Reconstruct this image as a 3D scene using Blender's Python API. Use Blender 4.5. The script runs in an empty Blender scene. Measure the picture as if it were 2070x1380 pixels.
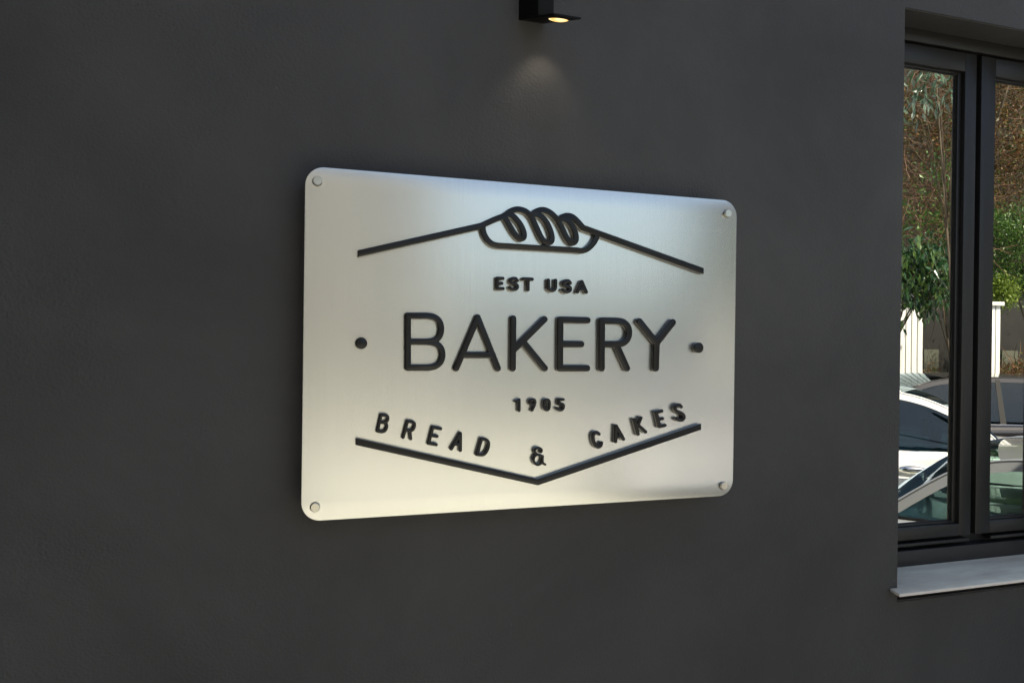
import bpy, bmesh, math, random
import numpy as np
from mathutils import Vector, Matrix
random.seed(7); RNG = np.random.default_rng(7)
scene = bpy.context.scene
COL = scene.collection
R = math.radians

# ------------------------------------------------------------------ camera
CAMZ, DIST = 1.85, 1.5                       # eye height, distance from the wall plane (y = 0)
YAW, PITCH, ROLL, F = R(19.38330577), R(-0.12096913), R(0.73240358), 1617.0
FW = Vector((math.sin(YAW)*math.cos(PITCH), math.cos(YAW)*math.cos(PITCH), math.sin(PITCH)))
R0 = Vector((math.cos(YAW), -math.sin(YAW), 0)); U0 = R0.cross(FW)
RT = R0*math.cos(ROLL) + U0*math.sin(ROLL); UP = -R0*math.sin(ROLL) + U0*math.cos(ROLL)
CP = Vector((0, -DIST, CAMZ))
cd = bpy.data.cameras.new('camera'); cam = bpy.data.objects.new('camera', cd); COL.objects.link(cam)
M = Matrix((RT, UP, -FW)).transposed().to_4x4(); M.translation = CP; cam.matrix_world = M
cd.sensor_width = 36; cd.lens = F/2070*36; cd.clip_start = 0.02; cd.clip_end = 2000
scene.camera = cam

def P(px, py, Y):                             # survey: point of the plane y = Y seen at a photo position
    d = FW + RT*((px-1035)/F) + UP*((690-py)/F)
    return CP + d*((Y-CP.y)/d.y)
GLY = 0.118                                   # glass plane
def V(px, py, t):                             # survey of the street seen mirrored in the glass: true street position
    d = FW + RT*((px-1035)/F) + UP*((690-py)/F)
    q = CP + d*t
    return Vector((q.x, 2*GLY-q.y, q.z))

# ------------------------------------------------------------------ helpers
def tag(o, label=None, cat=None, group=None, kind=None):
    if label: o['label'] = label
    if cat: o['category'] = cat
    if group: o['group'] = group
    if kind: o['kind'] = kind
    return o
def empty(name, loc, rz=0):
    o = bpy.data.objects.new(name, None); COL.objects.link(o)
    o.location = loc; o.rotation_euler = (0, 0, rz); o.empty_display_size = .1
    return o
def link(name, me, mat, parent=None, world=False):
    o = bpy.data.objects.new(name, me); COL.objects.link(o)
    if mat is not None:
        for m in (mat if isinstance(mat, (list, tuple)) else [mat]): me.materials.append(m)
    if parent:
        o.parent = parent
        if world:                             # mesh built in world coordinates
            pm = Matrix.LocRotScale(parent.location, parent.rotation_euler, None) if parent.parent is None else None
            if pm is None:
                pp = parent.parent
                pm = Matrix.LocRotScale(pp.location, pp.rotation_euler, None) @ parent.matrix_parent_inverse @ Matrix.LocRotScale(parent.location, parent.rotation_euler, None)
            o.matrix_parent_inverse = pm.inverted()
    return o
class MB:
    def __init__(s): s.v=[]; s.f=[]; s.mi=[]; s.sm=[]
    def add(s, vs, fs, mi=0, smooth=False):
        b=len(s.v); s.v += [tuple(v) for v in vs]
        for f in fs: s.f.append([b+i for i in f]); s.mi.append(mi); s.sm.append(smooth)
        return s
    def box(s, a, b, mi=0):
        x0,y0,z0=a; x1,y1,z1=b
        vs=[(x,y,z) for z in (z0,z1) for y in (y0,y1) for x in (x0,x1)]
        return s.add(vs, [(0,2,3,1),(4,5,7,6),(0,1,5,4),(2,6,7,3),(0,4,6,2),(1,3,7,5)], mi)
    def prism(s, plan, zb, zt, mi=0):         # plan polygon; zb/zt functions or numbers
        n=len(plan); fb=zb if callable(zb) else (lambda x,y: zb); ft=zt if callable(zt) else (lambda x,y: zt)
        vs=[(x,y,fb(x,y)) for x,y in plan]+[(x,y,ft(x,y)) for x,y in plan]
        return s.add(vs, [tuple(reversed(range(n))), tuple(range(n,2*n))]+[(i,(i+1)%n,n+(i+1)%n,n+i) for i in range(n)], mi)
    def tube(s, pts, rads, n=6, mi=0, caps=True, smooth=True):
        pts=[Vector(p) for p in pts]; vs=[]; k=len(pts)
        if not isinstance(rads,(list,tuple)): rads=[rads]*k
        ref=Vector((0.13,0.21,1)).normalized()
        for i,p in enumerate(pts):
            t=(pts[min(i+1,k-1)]-pts[max(i-1,0)]).normalized()
            a=t.cross(ref)
            if a.length<.05: a=t.cross(Vector((1,0,0)))
            a.normalize(); b=t.cross(a)
            for j in range(n):
                th=2*math.pi*j/n; vs.append(p+(a*math.cos(th)+b*math.sin(th))*rads[i])
        fs=[(i*n+j,i*n+(j+1)%n,(i+1)*n+(j+1)%n,(i+1)*n+j) for i in range(k-1) for j in range(n)]
        if caps: fs += [tuple(reversed(range(n))), tuple(range((k-1)*n,k*n))]
        return s.add(vs, fs, mi, smooth)
    def mesh(s, name='m', bevel=0, seg=2, angle=35):
        me=bpy.data.meshes.new(name); me.from_pydata(s.v,[],s.f)
        me.polygons.foreach_set('material_index', s.mi); me.polygons.foreach_set('use_smooth', s.sm)
        bm=bmesh.new(); bm.from_mesh(me)
        if len(s.f)<20000: bmesh.ops.recalc_face_normals(bm, faces=bm.faces)
        if bevel:
            ed=[e for e in bm.edges if len(e.link_faces)==2 and e.calc_face_angle(0)>R(angle)]
            bmesh.ops.bevel(bm, geom=ed, offset=bevel, segments=seg, affect='EDGES', clamp_overlap=True, profile=.5)
            for f in bm.faces: f.smooth=True
        bm.to_mesh(me); bm.free()
        if bevel: me.set_sharp_from_angle(angle=R(50))
        me.update(); return me
    def build(s, name, mat, parent=None, bevel=0, seg=2, world=True):
        return link(name, s.mesh(name, bevel, seg), mat, parent, world)

# ------------------------------------------------------------------ materials
def nodes(name):
    m=bpy.data.materials.new(name); m.use_nodes=True
    nt=m.node_tree; return m, nt, nt.nodes['Principled BSDF']
def N(nt, t, **kw):
    n=nt.nodes.new(t)
    for k,v in kw.items():
        if k in n.inputs: n.inputs[k].default_value=v
        else: setattr(n,k,v)
    return n
def simple(name, col, rough=.5, metal=0, coat=0, spec=None, var=0, vscale=6, bump=0, bscale=80, stretch=None, detail=6):
    m,nt,b=nodes(name); L=nt.links.new
    b.inputs['Base Color'].default_value=(*col,1); b.inputs['Roughness'].default_value=rough
    b.inputs['Metallic'].default_value=metal; b.inputs['Coat Weight'].default_value=coat
    if spec is not None: b.inputs['Specular IOR Level'].default_value=spec
    tc=N(nt,'ShaderNodeTexCoord'); mp=N(nt,'ShaderNodeMapping'); L(tc.outputs['Object'],mp.inputs[0])
    if stretch: mp.inputs['Scale'].default_value=stretch
    if var:
        n=N(nt,'ShaderNodeTexNoise',Scale=vscale,Detail=detail,Roughness=.6); L(mp.outputs[0],n.inputs['Vector'])
        r=N(nt,'ShaderNodeValToRGB'); r.color_ramp.elements[0].position=.25; r.color_ramp.elements[1].position=.75
        r.color_ramp.elements[0].color=(*[c*(1-var) for c in col],1); r.color_ramp.elements[1].color=(*[min(1,c*(1+var)) for c in col],1)
        L(n.outputs['Fac'],r.inputs[0]); L(r.outputs[0],b.inputs['Base Color'])
    if bump:
        n2=N(nt,'ShaderNodeTexNoise',Scale=bscale,Detail=4); L(mp.outputs[0],n2.inputs['Vector'])
        bp=N(nt,'ShaderNodeBump',Strength=bump,Distance=.002); L(n2.outputs['Fac'],bp.inputs['Height']); L(bp.outputs[0],b.inputs['Normal'])
    return m
def wall_paint():
    m,nt,b=nodes('dark_render_paint'); L=nt.links.new
    tc=N(nt,'ShaderNodeTexCoord'); o=tc.outputs['Object']
    big=N(nt,'ShaderNodeTexNoise',Scale=1.3,Detail=7,Roughness=.62,Distortion=.4); L(o,big.inputs['Vector'])
    r=N(nt,'ShaderNodeValToRGB'); e=r.color_ramp.elements
    e[0].position=.25; e[0].color=(.0450,.0438,.0435,1); e[1].position=.72; e[1].color=(.0900,.0872,.0862,1); L(big.outputs['Fac'],r.inputs[0])
    # faint scuffs of their own shape
    sc=N(nt,'ShaderNodeTexNoise',Scale=9,Detail=9,Roughness=.75); L(o,sc.inputs['Vector'])
    sr=N(nt,'ShaderNodeValToRGB'); sr.color_ramp.elements[0].position=.64; sr.color_ramp.elements[1].position=.8
    sr.color_ramp.elements[0].color=(0,0,0,1); sr.color_ramp.elements[1].color=(.35,.35,.35,1); L(sc.outputs['Fac'],sr.inputs[0])
    mx=N(nt,'ShaderNodeMixRGB',blend_type='MIX'); L(sr.outputs[0],mx.inputs[0]); L(r.outputs[0],mx.inputs[1]); mx.inputs[2].default_value=(.023,.0225,.022,1)
    # tiny pale grit specks
    vo=N(nt,'ShaderNodeTexVoronoi',Scale=26,Randomness=1); L(o,vo.inputs['Vector'])
    lt=N(nt,'ShaderNodeMath',operation='LESS_THAN'); L(vo.outputs['Distance'],lt.inputs[0]); lt.inputs[1].default_value=.035
    vs=N(nt,'ShaderNodeSeparateColor'); L(vo.outputs['Color'],vs.inputs[0])
    gt=N(nt,'ShaderNodeMath',operation='GREATER_THAN'); L(vs.outputs[0],gt.inputs[0]); gt.inputs[1].default_value=.86
    mu=N(nt,'ShaderNodeMath',operation='MULTIPLY'); L(lt.outputs[0],mu.inputs[0]); L(gt.outputs[0],mu.inputs[1])
    mx2=N(nt,'ShaderNodeMixRGB'); L(mu.outputs[0],mx2.inputs[0]); L(mx.outputs[0],mx2.inputs[1]); mx2.inputs[2].default_value=(.11,.11,.11,1)
    # small dark pits gathered in loose patches, and patches of coarser grit
    pm=N(nt,'ShaderNodeTexNoise',Scale=3.1,Detail=3); L(o,pm.inputs['Vector'])
    pr=N(nt,'ShaderNodeMapRange'); L(pm.outputs['Fac'],pr.inputs[0]); pr.inputs[1].default_value=.5; pr.inputs[2].default_value=.68
    pv=N(nt,'ShaderNodeTexVoronoi',Scale=62,Randomness=1); wn=N(nt,'ShaderNodeTexNoise',Scale=90,Detail=2); L(o,wn.inputs['Vector'])
    vm=N(nt,'ShaderNodeVectorMath',operation='MULTIPLY_ADD'); L(wn.outputs['Color'],vm.inputs[0]); vm.inputs[1].default_value=(.012,.012,.012); L(o,vm.inputs[2]); L(vm.outputs[0],pv.inputs['Vector'])
    ps=N(nt,'ShaderNodeSeparateColor'); L(pv.outputs['Color'],ps.inputs[0])
    pk=N(nt,'ShaderNodeMapRange'); L(ps.outputs[1],pk.inputs[0]); pk.inputs[1].default_value=.72; pk.inputs[2].default_value=1; pk.inputs[3].default_value=0; pk.inputs[4].default_value=.34
    pl_=N(nt,'ShaderNodeMath',operation='LESS_THAN'); L(pv.outputs['Distance'],pl_.inputs[0]); L(pk.outputs[0],pl_.inputs[1])
    pp=N(nt,'ShaderNodeMath',operation='MULTIPLY'); L(pl_.outputs[0],pp.inputs[0]); L(pr.outputs[0],pp.inputs[1])
    p2=N(nt,'ShaderNodeMath',operation='MULTIPLY'); L(pp.outputs[0],p2.inputs[0]); p2.inputs[1].default_value=.55
    mx3=N(nt,'ShaderNodeMixRGB'); L(p2.outputs[0],mx3.inputs[0]); L(mx2.outputs[0],mx3.inputs[1]); mx3.inputs[2].default_value=(.014,.014,.014,1)
    L(mx3.outputs[0],b.inputs['Base Color'])
    rr=N(nt,'ShaderNodeMapRange'); L(sc.outputs['Fac'],rr.inputs[0]); rr.inputs[3].default_value=.5; rr.inputs[4].default_value=.68; L(rr.outputs[0],b.inputs['Roughness'])
    b.inputs['Specular IOR Level'].default_value=.35
    g=N(nt,'ShaderNodeTexNoise',Scale=210,Detail=3,Roughness=.6); L(o,g.inputs['Vector'])
    w=N(nt,'ShaderNodeTexNoise',Scale=14,Detail=5,Roughness=.55,Distortion=.8); L(o,w.inputs['Vector'])
    b1=N(nt,'ShaderNodeBump',Strength=.4,Distance=.006); L(w.outputs['Fac'],b1.inputs['Height'])
    b2=N(nt,'ShaderNodeBump',Strength=.8,Distance=.0014); L(g.outputs['Fac'],b2.inputs['Height']); L(b1.outputs[0],b2.inputs['Normal'])
    gm=N(nt,'ShaderNodeTexNoise',Scale=4.5,Detail=2); mo=N(nt,'ShaderNodeVectorMath',operation='ADD'); L(o,mo.inputs[0]); mo.inputs[1].default_value=(3.3,1.7,.35); L(mo.outputs[0],gm.inputs['Vector'])
    gr=N(nt,'ShaderNodeMapRange'); L(gm.outputs['Fac'],gr.inputs[0]); gr.inputs[1].default_value=.42; gr.inputs[2].default_value=.6
    gv=N(nt,'ShaderNodeTexVoronoi',Scale=170,Randomness=1); L(o,gv.inputs['Vector'])
    gg=N(nt,'ShaderNodeMath',operation='MULTIPLY'); L(gv.outputs['Distance'],gg.inputs[0]); L(gr.outputs[0],gg.inputs[1])
    pd=N(nt,'ShaderNodeMath',operation='SUBTRACT'); L(gg.outputs[0],pd.inputs[0]); L(pp.outputs[0],pd.inputs[1])
    b3=N(nt,'ShaderNodeBump',Strength=.32,Distance=.0026); L(pd.outputs[0],b3.inputs['Height']); L(b2.outputs[0],b3.inputs['Normal']); b2=b3
    L(b2.outputs[0],b.inputs['Normal'])
    return m
def brushed():
    m,nt,b=nodes('brushed_steel'); L=nt.links.new
    tc=N(nt,'ShaderNodeTexCoord'); mp=N(nt,'ShaderNodeMapping'); L(tc.outputs['Object'],mp.inputs[0]); mp.inputs['Scale'].default_value=(420,1,4)
    n=N(nt,'ShaderNodeTexNoise',Scale=1,Detail=5,Roughness=.7); L(mp.outputs[0],n.inputs['Vector'])
    r=N(nt,'ShaderNodeValToRGB'); e=r.color_ramp.elements; e[0].position=.2; e[1].position=.8
    e[0].color=(.77,.785,.755,1); e[1].color=(.88,.89,.85,1); L(n.outputs['Fac'],r.inputs[0]); L(r.outputs[0],b.inputs['Base Color'])
    mp2=N(nt,'ShaderNodeMapping'); L(tc.outputs['Object'],mp2.inputs[0]); mp2.inputs['Scale'].default_value=(.5,1,7)
    n2=N(nt,'ShaderNodeTexNoise',Scale=1.4,Detail=3); L(mp2.outputs[0],n2.inputs['Vector'])
    rr=N(nt,'ShaderNodeMapRange'); L(n2.outputs['Fac'],rr.inputs[0]); rr.inputs[3].default_value=.24; rr.inputs[4].default_value=.29; rr.inputs[3].default_value=.225; rr.inputs[4].default_value=.265; L(rr.outputs[0],b.inputs['Roughness'])
    b.inputs['Metallic'].default_value=.84
    bp=N(nt,'ShaderNodeBump',Strength=.06,Distance=.0004); L(n.outputs['Fac'],bp.inputs['Height'])
    return m
def mirror_glass():                            # coated window glass: mostly reflecting, some of the dark room shows
    m,nt,b=nodes('reflective_window_glass'); L=nt.links.new
    nt.nodes.remove(b); out=nt.nodes['Material Output']
    gl=N(nt,'ShaderNodeBsdfGlossy',Roughness=0.0); gl.inputs['Color'].default_value=(.93,.96,.93,1)
    tr=N(nt,'ShaderNodeBsdfTransparent'); tr.inputs[0].default_value=(.55,.6,.58,1)
    fr=N(nt,'ShaderNodeFresnel',IOR=1.5); ad=N(nt,'ShaderNodeMath',operation='ADD',use_clamp=True); L(fr.outputs[0],ad.inputs[0]); ad.inputs[1].default_value=.72
    mx=N(nt,'ShaderNodeMixShader'); L(ad.outputs[0],mx.inputs[0]); L(tr.outputs[0],mx.inputs[1]); L(gl.outputs[0],mx.inputs[2]); L(mx.outputs[0],out.inputs[0])
    tc=N(nt,'ShaderNodeTexCoord'); n=N(nt,'ShaderNodeTexNoise',Scale=3.2,Detail=1); L(tc.outputs['Object'],n.inputs['Vector'])
    bp=N(nt,'ShaderNodeBump',Strength=.12,Distance=.0012); L(n.outputs['Fac'],bp.inputs['Height']); L(bp.outputs[0],gl.inputs['Normal'])
    return m
def car_glass(name,tint):
    m,nt,b=nodes(name); L=nt.links.new
    nt.nodes.remove(b); out=nt.nodes['Material Output']
    gl=N(nt,'ShaderNodeBsdfGlossy',Roughness=0.02); gl.inputs['Color'].default_value=(.72,.88,1,1)
    tr=N(nt,'ShaderNodeBsdfTransparent'); tr.inputs[0].default_value=(*tint,1)
    fr=N(nt,'ShaderNodeFresnel',IOR=1.45); ad=N(nt,'ShaderNodeMath',operation='ADD',use_clamp=True); L(fr.outputs[0],ad.inputs[0]); ad.inputs[1].default_value=.02
    mx=N(nt,'ShaderNodeMixShader'); L(ad.outputs[0],mx.inputs[0]); L(tr.outputs[0],mx.inputs[1]); L(gl.outputs[0],mx.inputs[2]); L(mx.outputs[0],out.inputs[0])
    return m
def leaf_mat(name, cols, rough=.4, trans=.25):
    m,nt,b=nodes(name); L=nt.links.new
    g=N(nt,'ShaderNodeNewGeometry'); r=N(nt,'ShaderNodeValToRGB'); r.color_ramp.interpolation='LINEAR'
    el=r.color_ramp.elements
    while len(el)<len(cols): el.new(.5)
    for i,c in enumerate(cols): el[i].position=i/(len(cols)-1); el[i].color=(*c,1)
    L(g.outputs['Random Per Island'],r.inputs[0]); L(r.outputs[0],b.inputs['Base Color']); b.inputs['Roughness'].default_value=rough
    b.inputs['Specular IOR Level'].default_value=.6
    tl=N(nt,'ShaderNodeBsdfTranslucent'); L(r.outputs[0],tl.inputs[0]); mx=N(nt,'ShaderNodeMixShader',Fac=trans)
    out=nt.nodes['Material Output']; L(b.outputs[0],mx.inputs[1]); L(tl.outputs[0],mx.inputs[2]); L(mx.outputs[0],out.inputs[0])
    return m
MT = dict(
    wall=wall_paint(), steel=brushed(), glass=mirror_glass(), cglass=car_glass('green_tinted_car_glass',(.48,.60,.56)), dglass=car_glass('dark_car_glass',(.08,.15,.17)),
    bolt=simple('satin_bolt_metal',(.62,.60,.52),.3,.95,var=.06,vscale=300),
    letter=simple('black_letter_enamel',(.006,.006,.0075),.28,0,spec=.42,var=.12,vscale=60,bump=.05,bscale=500),
    frame=simple('anthracite_frame_paint',(.0185,.0178,.0178),.42,var=.1,vscale=20,bump=.06,bscale=900),
    rubber=simple('black_gasket_rubber',(.006,.006,.006),.6,var=.1),
    lit_edge=simple('sill_stone_painted_lit_edge',(.90,.84,.76),.7,var=.05),  # same sill stone, the light on its edge put into a paler colour
    stone=simple('pale_grey_sill_stone',(.88,.77,.64),.62,var=.3,vscale=14,bump=.4,bscale=220,stretch=(.35,1.6,1),detail=9),
    lampm=simple('black_lamp_housing_paint',(.005,.005,.005),.5,spec=.2,var=.1,vscale=40),
    room=simple('dim_room_wall',(.05,.048,.045),.8,var=.2,vscale=1),
    ground=simple('grey_asphalt',(.07,.07,.072),.85,var=.25,vscale=3,bump=.4,bscale=120),
    roofm=simple('roof_membrane',(.1,.1,.1),.8,var=.2,vscale=2),
    white=simple('white_board_paint',(.80,.80,.74),.55,var=.05,vscale=3,stretch=(1,1,.2)),
    gapm=simple('shadow_gap_grey',(.25,.25,.22),.7,var=.1),
    shed=simple('dark_stained_timber',(.012,.012,.009),.7,var=.4,vscale=6,bump=.4,bscale=30),
    olive=simple('olive_panel_paint',(.07,.075,.05),.6,var=.15,vscale=4),
    blue=simple('blue_panel_paint',(.05,.08,.28),.5,var=.1), yellow=simple('mustard_panel_paint',(.35,.24,.04),.5,var=.1),
    brickd=simple('weathered_brown_render',(.028,.021,.015),.85,var=.45,vscale=2.2,bump=.3),
    opp=simple('mid_grey_render',(.055,.057,.054),.8,var=.1,vscale=.6), opp2=simple('sand_render',(.17,.17,.16),.8,var=.1,vscale=.5),
    darkwin=simple('dark_shop_window',(.03,.035,.04),.08,var=.2),
    bark=simple('rough_bark',(.10,.075,.05),.85,var=.4,vscale=14,bump=.8,bscale=40,stretch=(1,1,.3)),
    twig=leaf_mat('dry_twig_bark',[(.05,.022,.012),(.11,.045,.02),(.20,.10,.05),(.07,.032,.016),(.28,.18,.10)],.7,.0),
    brownleaf=leaf_mat('russet_leaves',[(.09,.035,.015),(.20,.08,.03),(.10,.10,.025),(.28,.16,.06),(.06,.09,.02),(.05,.10,.02),(.16,.06,.03),(.08,.13,.03)],.45,.3),
    greenleaf=leaf_mat('mid_green_leaves',[(.02,.06,.012),(.05,.13,.02),(.09,.19,.03),(.03,.08,.02),(.14,.24,.05)],.35,.3),
    laurel=leaf_mat('glossy_laurel_leaves',[(.012,.045,.018),(.03,.08,.03),(.02,.06,.02),(.06,.12,.03),(.12,.19,.05)],.16,.12),
    glintleaf=leaf_mat('magnolia_leaves_painted_glints',[(.04,.10,.05),(.12,.18,.12),(.22,.27,.22)],.18,.1),  # whitish sun glints put into the leaf colour
    lime=leaf_mat('lime_green_leaves',[(.14,.24,.03),(.24,.33,.05),(.09,.17,.02),(.30,.36,.09)],.4,.35),
    wpaint=simple('white_car_paint',(.78,.79,.80),.25,0,coat=1,var=.02), spaint=simple('silver_car_paint',(.36,.38,.40),.3,.45,coat=1,var=.03),
    bpaint=simple('black_car_paint',(.012,.012,.014),.18,0,coat=1,var=.05),
    chrome=simple('chrome_trim',(.7,.7,.7),.08,1,var=.02), tyre=simple('tyre_rubber',(.015,.015,.015),.8,var=.2,bump=.3),
    rim=simple('alloy_rim',(.4,.4,.42),.3,.9,var=.05), seat=simple('charcoal_seat_fabric',(.025,.025,.028),.85,var=.2,vscale=40),
    redl=simple('red_lamp_lens',(.35,.01,.01),.1,coat=1,var=.1), clearl=simple('clear_lamp_lens',(.6,.6,.6),.08,coat=1,var=.1),
)
def paving():
    m,nt,b=nodes('cream_paving'); L=nt.links.new
    tc=N(nt,'ShaderNodeTexCoord'); br=N(nt,'ShaderNodeTexBrick',Scale=1.0); L(tc.outputs['Object'],br.inputs['Vector'])
    br.inputs['Color1'].default_value=(.56,.57,.50,1); br.inputs['Color2'].default_value=(.51,.515,.45,1); br.inputs['Mortar'].default_value=(.3,.28,.25,1)
    br.inputs['Mortar Size'].default_value=.006; br.inputs['Brick Width'].default_value=.6; br.inputs['Row Height'].default_value=.4
    n=N(nt,'ShaderNodeTexNoise',Scale=1.5,Detail=8); L(tc.outputs['Object'],n.inputs['Vector'])
    mx=N(nt,'ShaderNodeMixRGB',blend_type='MULTIPLY',Fac=.3); L(br.outputs[0],mx.inputs[1]); L(n.outputs['Color'],mx.inputs[2])
    L(mx.outputs[0],b.inputs['Base Color']); b.inputs['Roughness'].default_value=.8
    return m
MT['paving']=paving()
lens=bpy.data.materials.new('lit_lamp_lens'); lens.use_nodes=True; nt=lens.node_tree; b=nt.nodes['Principled BSDF']
tc=N(nt,'ShaderNodeTexCoord'); wv=N(nt,'ShaderNodeTexWave',Scale=60,Distortion=1.5); wv.wave_type='RINGS'; nt.links.new(tc.outputs['Object'],wv.inputs[0])
rp=N(nt,'ShaderNodeValToRGB'); rp.color_ramp.elements[0].color=(1,.55,.16,1); rp.color_ramp.elements[1].color=(1,.84,.5,1); nt.links.new(wv.outputs[1],rp.inputs[0])
nt.links.new(rp.outputs[0],b.inputs['Emission Color']); b.inputs['Emission Strength'].default_value=.75; b.inputs['Base Color'].default_value=(.3,.25,.15,1)
MT['lens']=lens

# ------------------------------------------------------------------ outlines from strokes (signed distance -> contour -> bevelled solid)
def smooth(pts, n=8, closed=False):
    pts=[Vector((p[0],p[1])) for p in pts]; out=[]; k=len(pts)
    for i in range(k if closed else k-1):
        if closed: a,b,c,d=pts[i-1],pts[i],pts[(i+1)%k],pts[(i+2)%k]
        else: a,b,c,d=pts[max(i-1,0)],pts[i],pts[i+1],pts[min(i+2,k-1)]
        for j in range(n):
            t=j/n; out.append(.5*((2*b)+(c-a)*t+(2*a-5*b+4*c-d)*t*t+(3*b-a-3*c+d)*t**3))
    out.append(pts[0] if closed else pts[-1]); return [(p.x,p.y) for p in out]
def sdf_strokes(strokes, X, Z):               # stroke: (list of (x,z), half width, butt)
    D=np.full(X.shape,1e3)
    for pts,w,butt in strokes:
        for i,((ax,az),(bx,bz)) in enumerate(zip(pts[:-1],pts[1:])):
            dx,dz=bx-ax,bz-az; L2=dx*dx+dz*dz
            if L2<1e-14: continue
            t=((X-ax)*dx+(Z-az)*dz)/L2; tc_=np.clip(t,0,1)
            d=np.hypot(X-ax-tc_*dx, Z-az-tc_*dz)-w
            if butt:                           # flat upright ends
                if i==0: d=np.maximum(d, (ax-X) if dx>0 else (X-ax))
                if i==len(pts)-2: d=np.maximum(d, (X-bx) if dx>0 else (bx-X))
            D=np.minimum(D,d)
    return D
def contours(D, x0, z0, h):
    S=D<0; segs={}
    def ip(i,j,k,l):
        a,b=D[j,i],D[l,k]; t=a/(a-b); return (x0+(i+(k-i)*t)*h, z0+(j+(l-j)*t)*h)
    nz,nx=D.shape
    c=S[:-1,:-1]*1+S[:-1,1:]*2+S[1:,1:]*4+S[1:,:-1]*8
    js,is_=np.nonzero((c>0)&(c<15)); nxt={}; pos={}
    T={1:[(3,0)],2:[(0,1)],3:[(3,1)],4:[(1,2)],5:[(3,0),(1,2)],6:[(0,2)],7:[(3,2)],8:[(2,3)],9:[(2,0)],10:[(0,1),(2,3)],11:[(2,1)],12:[(1,3)],13:[(1,0)],14:[(0,3)]}
    def key(i,j,e):
        return (('h',i,j),('v',i+1,j),('h',i,j+1),('v',i,j))[e]
    def pt(k_):
        t_,i,j=k_; return ip(i,j,i+1,j) if t_=='h' else ip(i,j,i,j+1)
    for j,i in zip(js,is_):
        for a,b in T[int(c[j,i])]: nxt[key(i,j,a)]=key(i,j,b)
    loops=[]
    while nxt:
        s=next(iter(nxt)); loop=[]; k_=s
        while k_ in nxt:
            loop.append(pt(k_)); k_=nxt.pop(k_)
        if len(loop)>8: loops.append(loop)
    return loops
def rdp(p, eps):
    if len(p)<3: return p
    a=np.array(p); d=a[-1]-a[0]; L=np.hypot(*d)
    q=a-a[0]; dist=np.abs(q[:,0]*d[1]-q[:,1]*d[0])/L if L>1e-12 else np.hypot(q[:,0],q[:,1])
    i=int(dist.argmax())
    if dist[i]<eps: return [p[0],p[-1]]
    return rdp(p[:i+1],eps)[:-1]+rdp(p[i:],eps)
def solid(name, strokes, mat, parent, y_front, depth, bev, step=.0006, eps=.00007):
    A=np.array([q for s in strokes for q in s[0]]); w=max(s[1] for s in strokes)+3*step
    x0,z0=A.min(0)-w; x1,z1=A.max(0)+w
    xs=np.arange(x0,x1,step); zs=np.arange(z0,z1,step); X,Z=np.meshgrid(xs,zs)
    D=sdf_strokes(strokes,X,Z)+bev+1e-9
    cu=bpy.data.curves.new(name,'CURVE'); cu.dimensions='2D'; cu.fill_mode='BOTH'
    cx,cz=(x0+x1)/2,(z0+z1)/2
    for lp in contours(D,x0,z0,step):
        h=len(lp)//2; q=rdp(lp[:h+1],eps)[:-1]+rdp(lp[h:]+[lp[0]],eps)[:-1]
        if len(q)<3: continue
        sp=cu.splines.new('POLY'); sp.points.add(len(q)-1); sp.use_cyclic_u=True
        for i,(x,z) in enumerate(q): sp.points[i].co=(x-cx,z-cz,0,1)
    cu.extrude=depth/2-bev; cu.bevel_depth=bev; cu.bevel_resolution=1
    tmp=bpy.data.objects.new('tmp',cu); COL.objects.link(tmp)
    bpy.context.view_layer.update()
    dg=bpy.context.evaluated_depsgraph_get(); me=bpy.data.meshes.new_from_object(tmp.evaluated_get(dg))
    bpy.data.objects.remove(tmp); bpy.data.curves.remove(cu)
    me.transform(Matrix(((1,0,0,0),(0,0,-1,0),(0,1,0,0),(0,0,0,1))))   # upright, facing -y
    bm=bmesh.new(); bm.from_mesh(me); bmesh.ops.remove_doubles(bm,verts=bm.verts,dist=1e-6); bmesh.ops.recalc_face_normals(bm,faces=bm.faces)
    for f in bm.faces: f.smooth=True
    bm.to_mesh(me); bm.free(); me.set_sharp_from_angle(angle=R(40)); me.name=name; me.materials.clear()
    o=link(name, me, mat, parent); o.location=Vector((cx, y_front+depth/2, cz))-parent.location
    return o

# ------------------------------------------------------------------ the setting: ground
def sheet(name, x0,y0,x1,y1,z,mat,th=None):
    mb=MB()
    if th: mb.box((x0,y0,z-th),(x1,y1,z))
    else: mb.add([(x0,y0,z),(x1,y0,z),(x1,y1,z),(x0,y1,z)],[(0,1,2,3)])
    return tag(mb.build(name,mat), kind='structure')
sheet('ground',-400,-400,400,400,0,MT['ground'])
sheet('forecourt',-14,-13.5,22,-1.05,.008,MT['paving'])
sheet('pavement',-14,-1.05,22,0,.12,MT['paving'],.2)

# ------------------------------------------------------------------ building with its window
XJ=1.51794738; ZT=CAMZ+.80495746; G=.095
zf_top=P(1832.3,47.8,G).z; zf_low=P(1831.6,80.4,G).z
zb_top=P(1817.3,1114.5,G).z; zb_low=CAMZ-.56629786
z_sillf=P(1825,1199.3,-.03).z; z_sillb=P(1825,1205.7,-.03).z
xm0=P(1969,700,G).x; xm1=P(1979,700,G).x; XM=(xm0+xm1)/2
XR=XM+(XM-XJ)                                   # right jamb, symmetric about the meeting stiles
WX0,WX1,WTOP=-9.0,13.0,3.0
bld=empty('bakery_building',(1.0,0,0)); tag(bld,'dark charcoal rendered building front with a two-casement window','building')
mb=MB()
def q(a,b,c,d): mb.add([a,b,c,d],[(0,1,2,3)])
zs0=z_sillb-.02
SL=lambda y: ZT+(zf_top-ZT)*y/G                 # slightly sloping soffit
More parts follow.
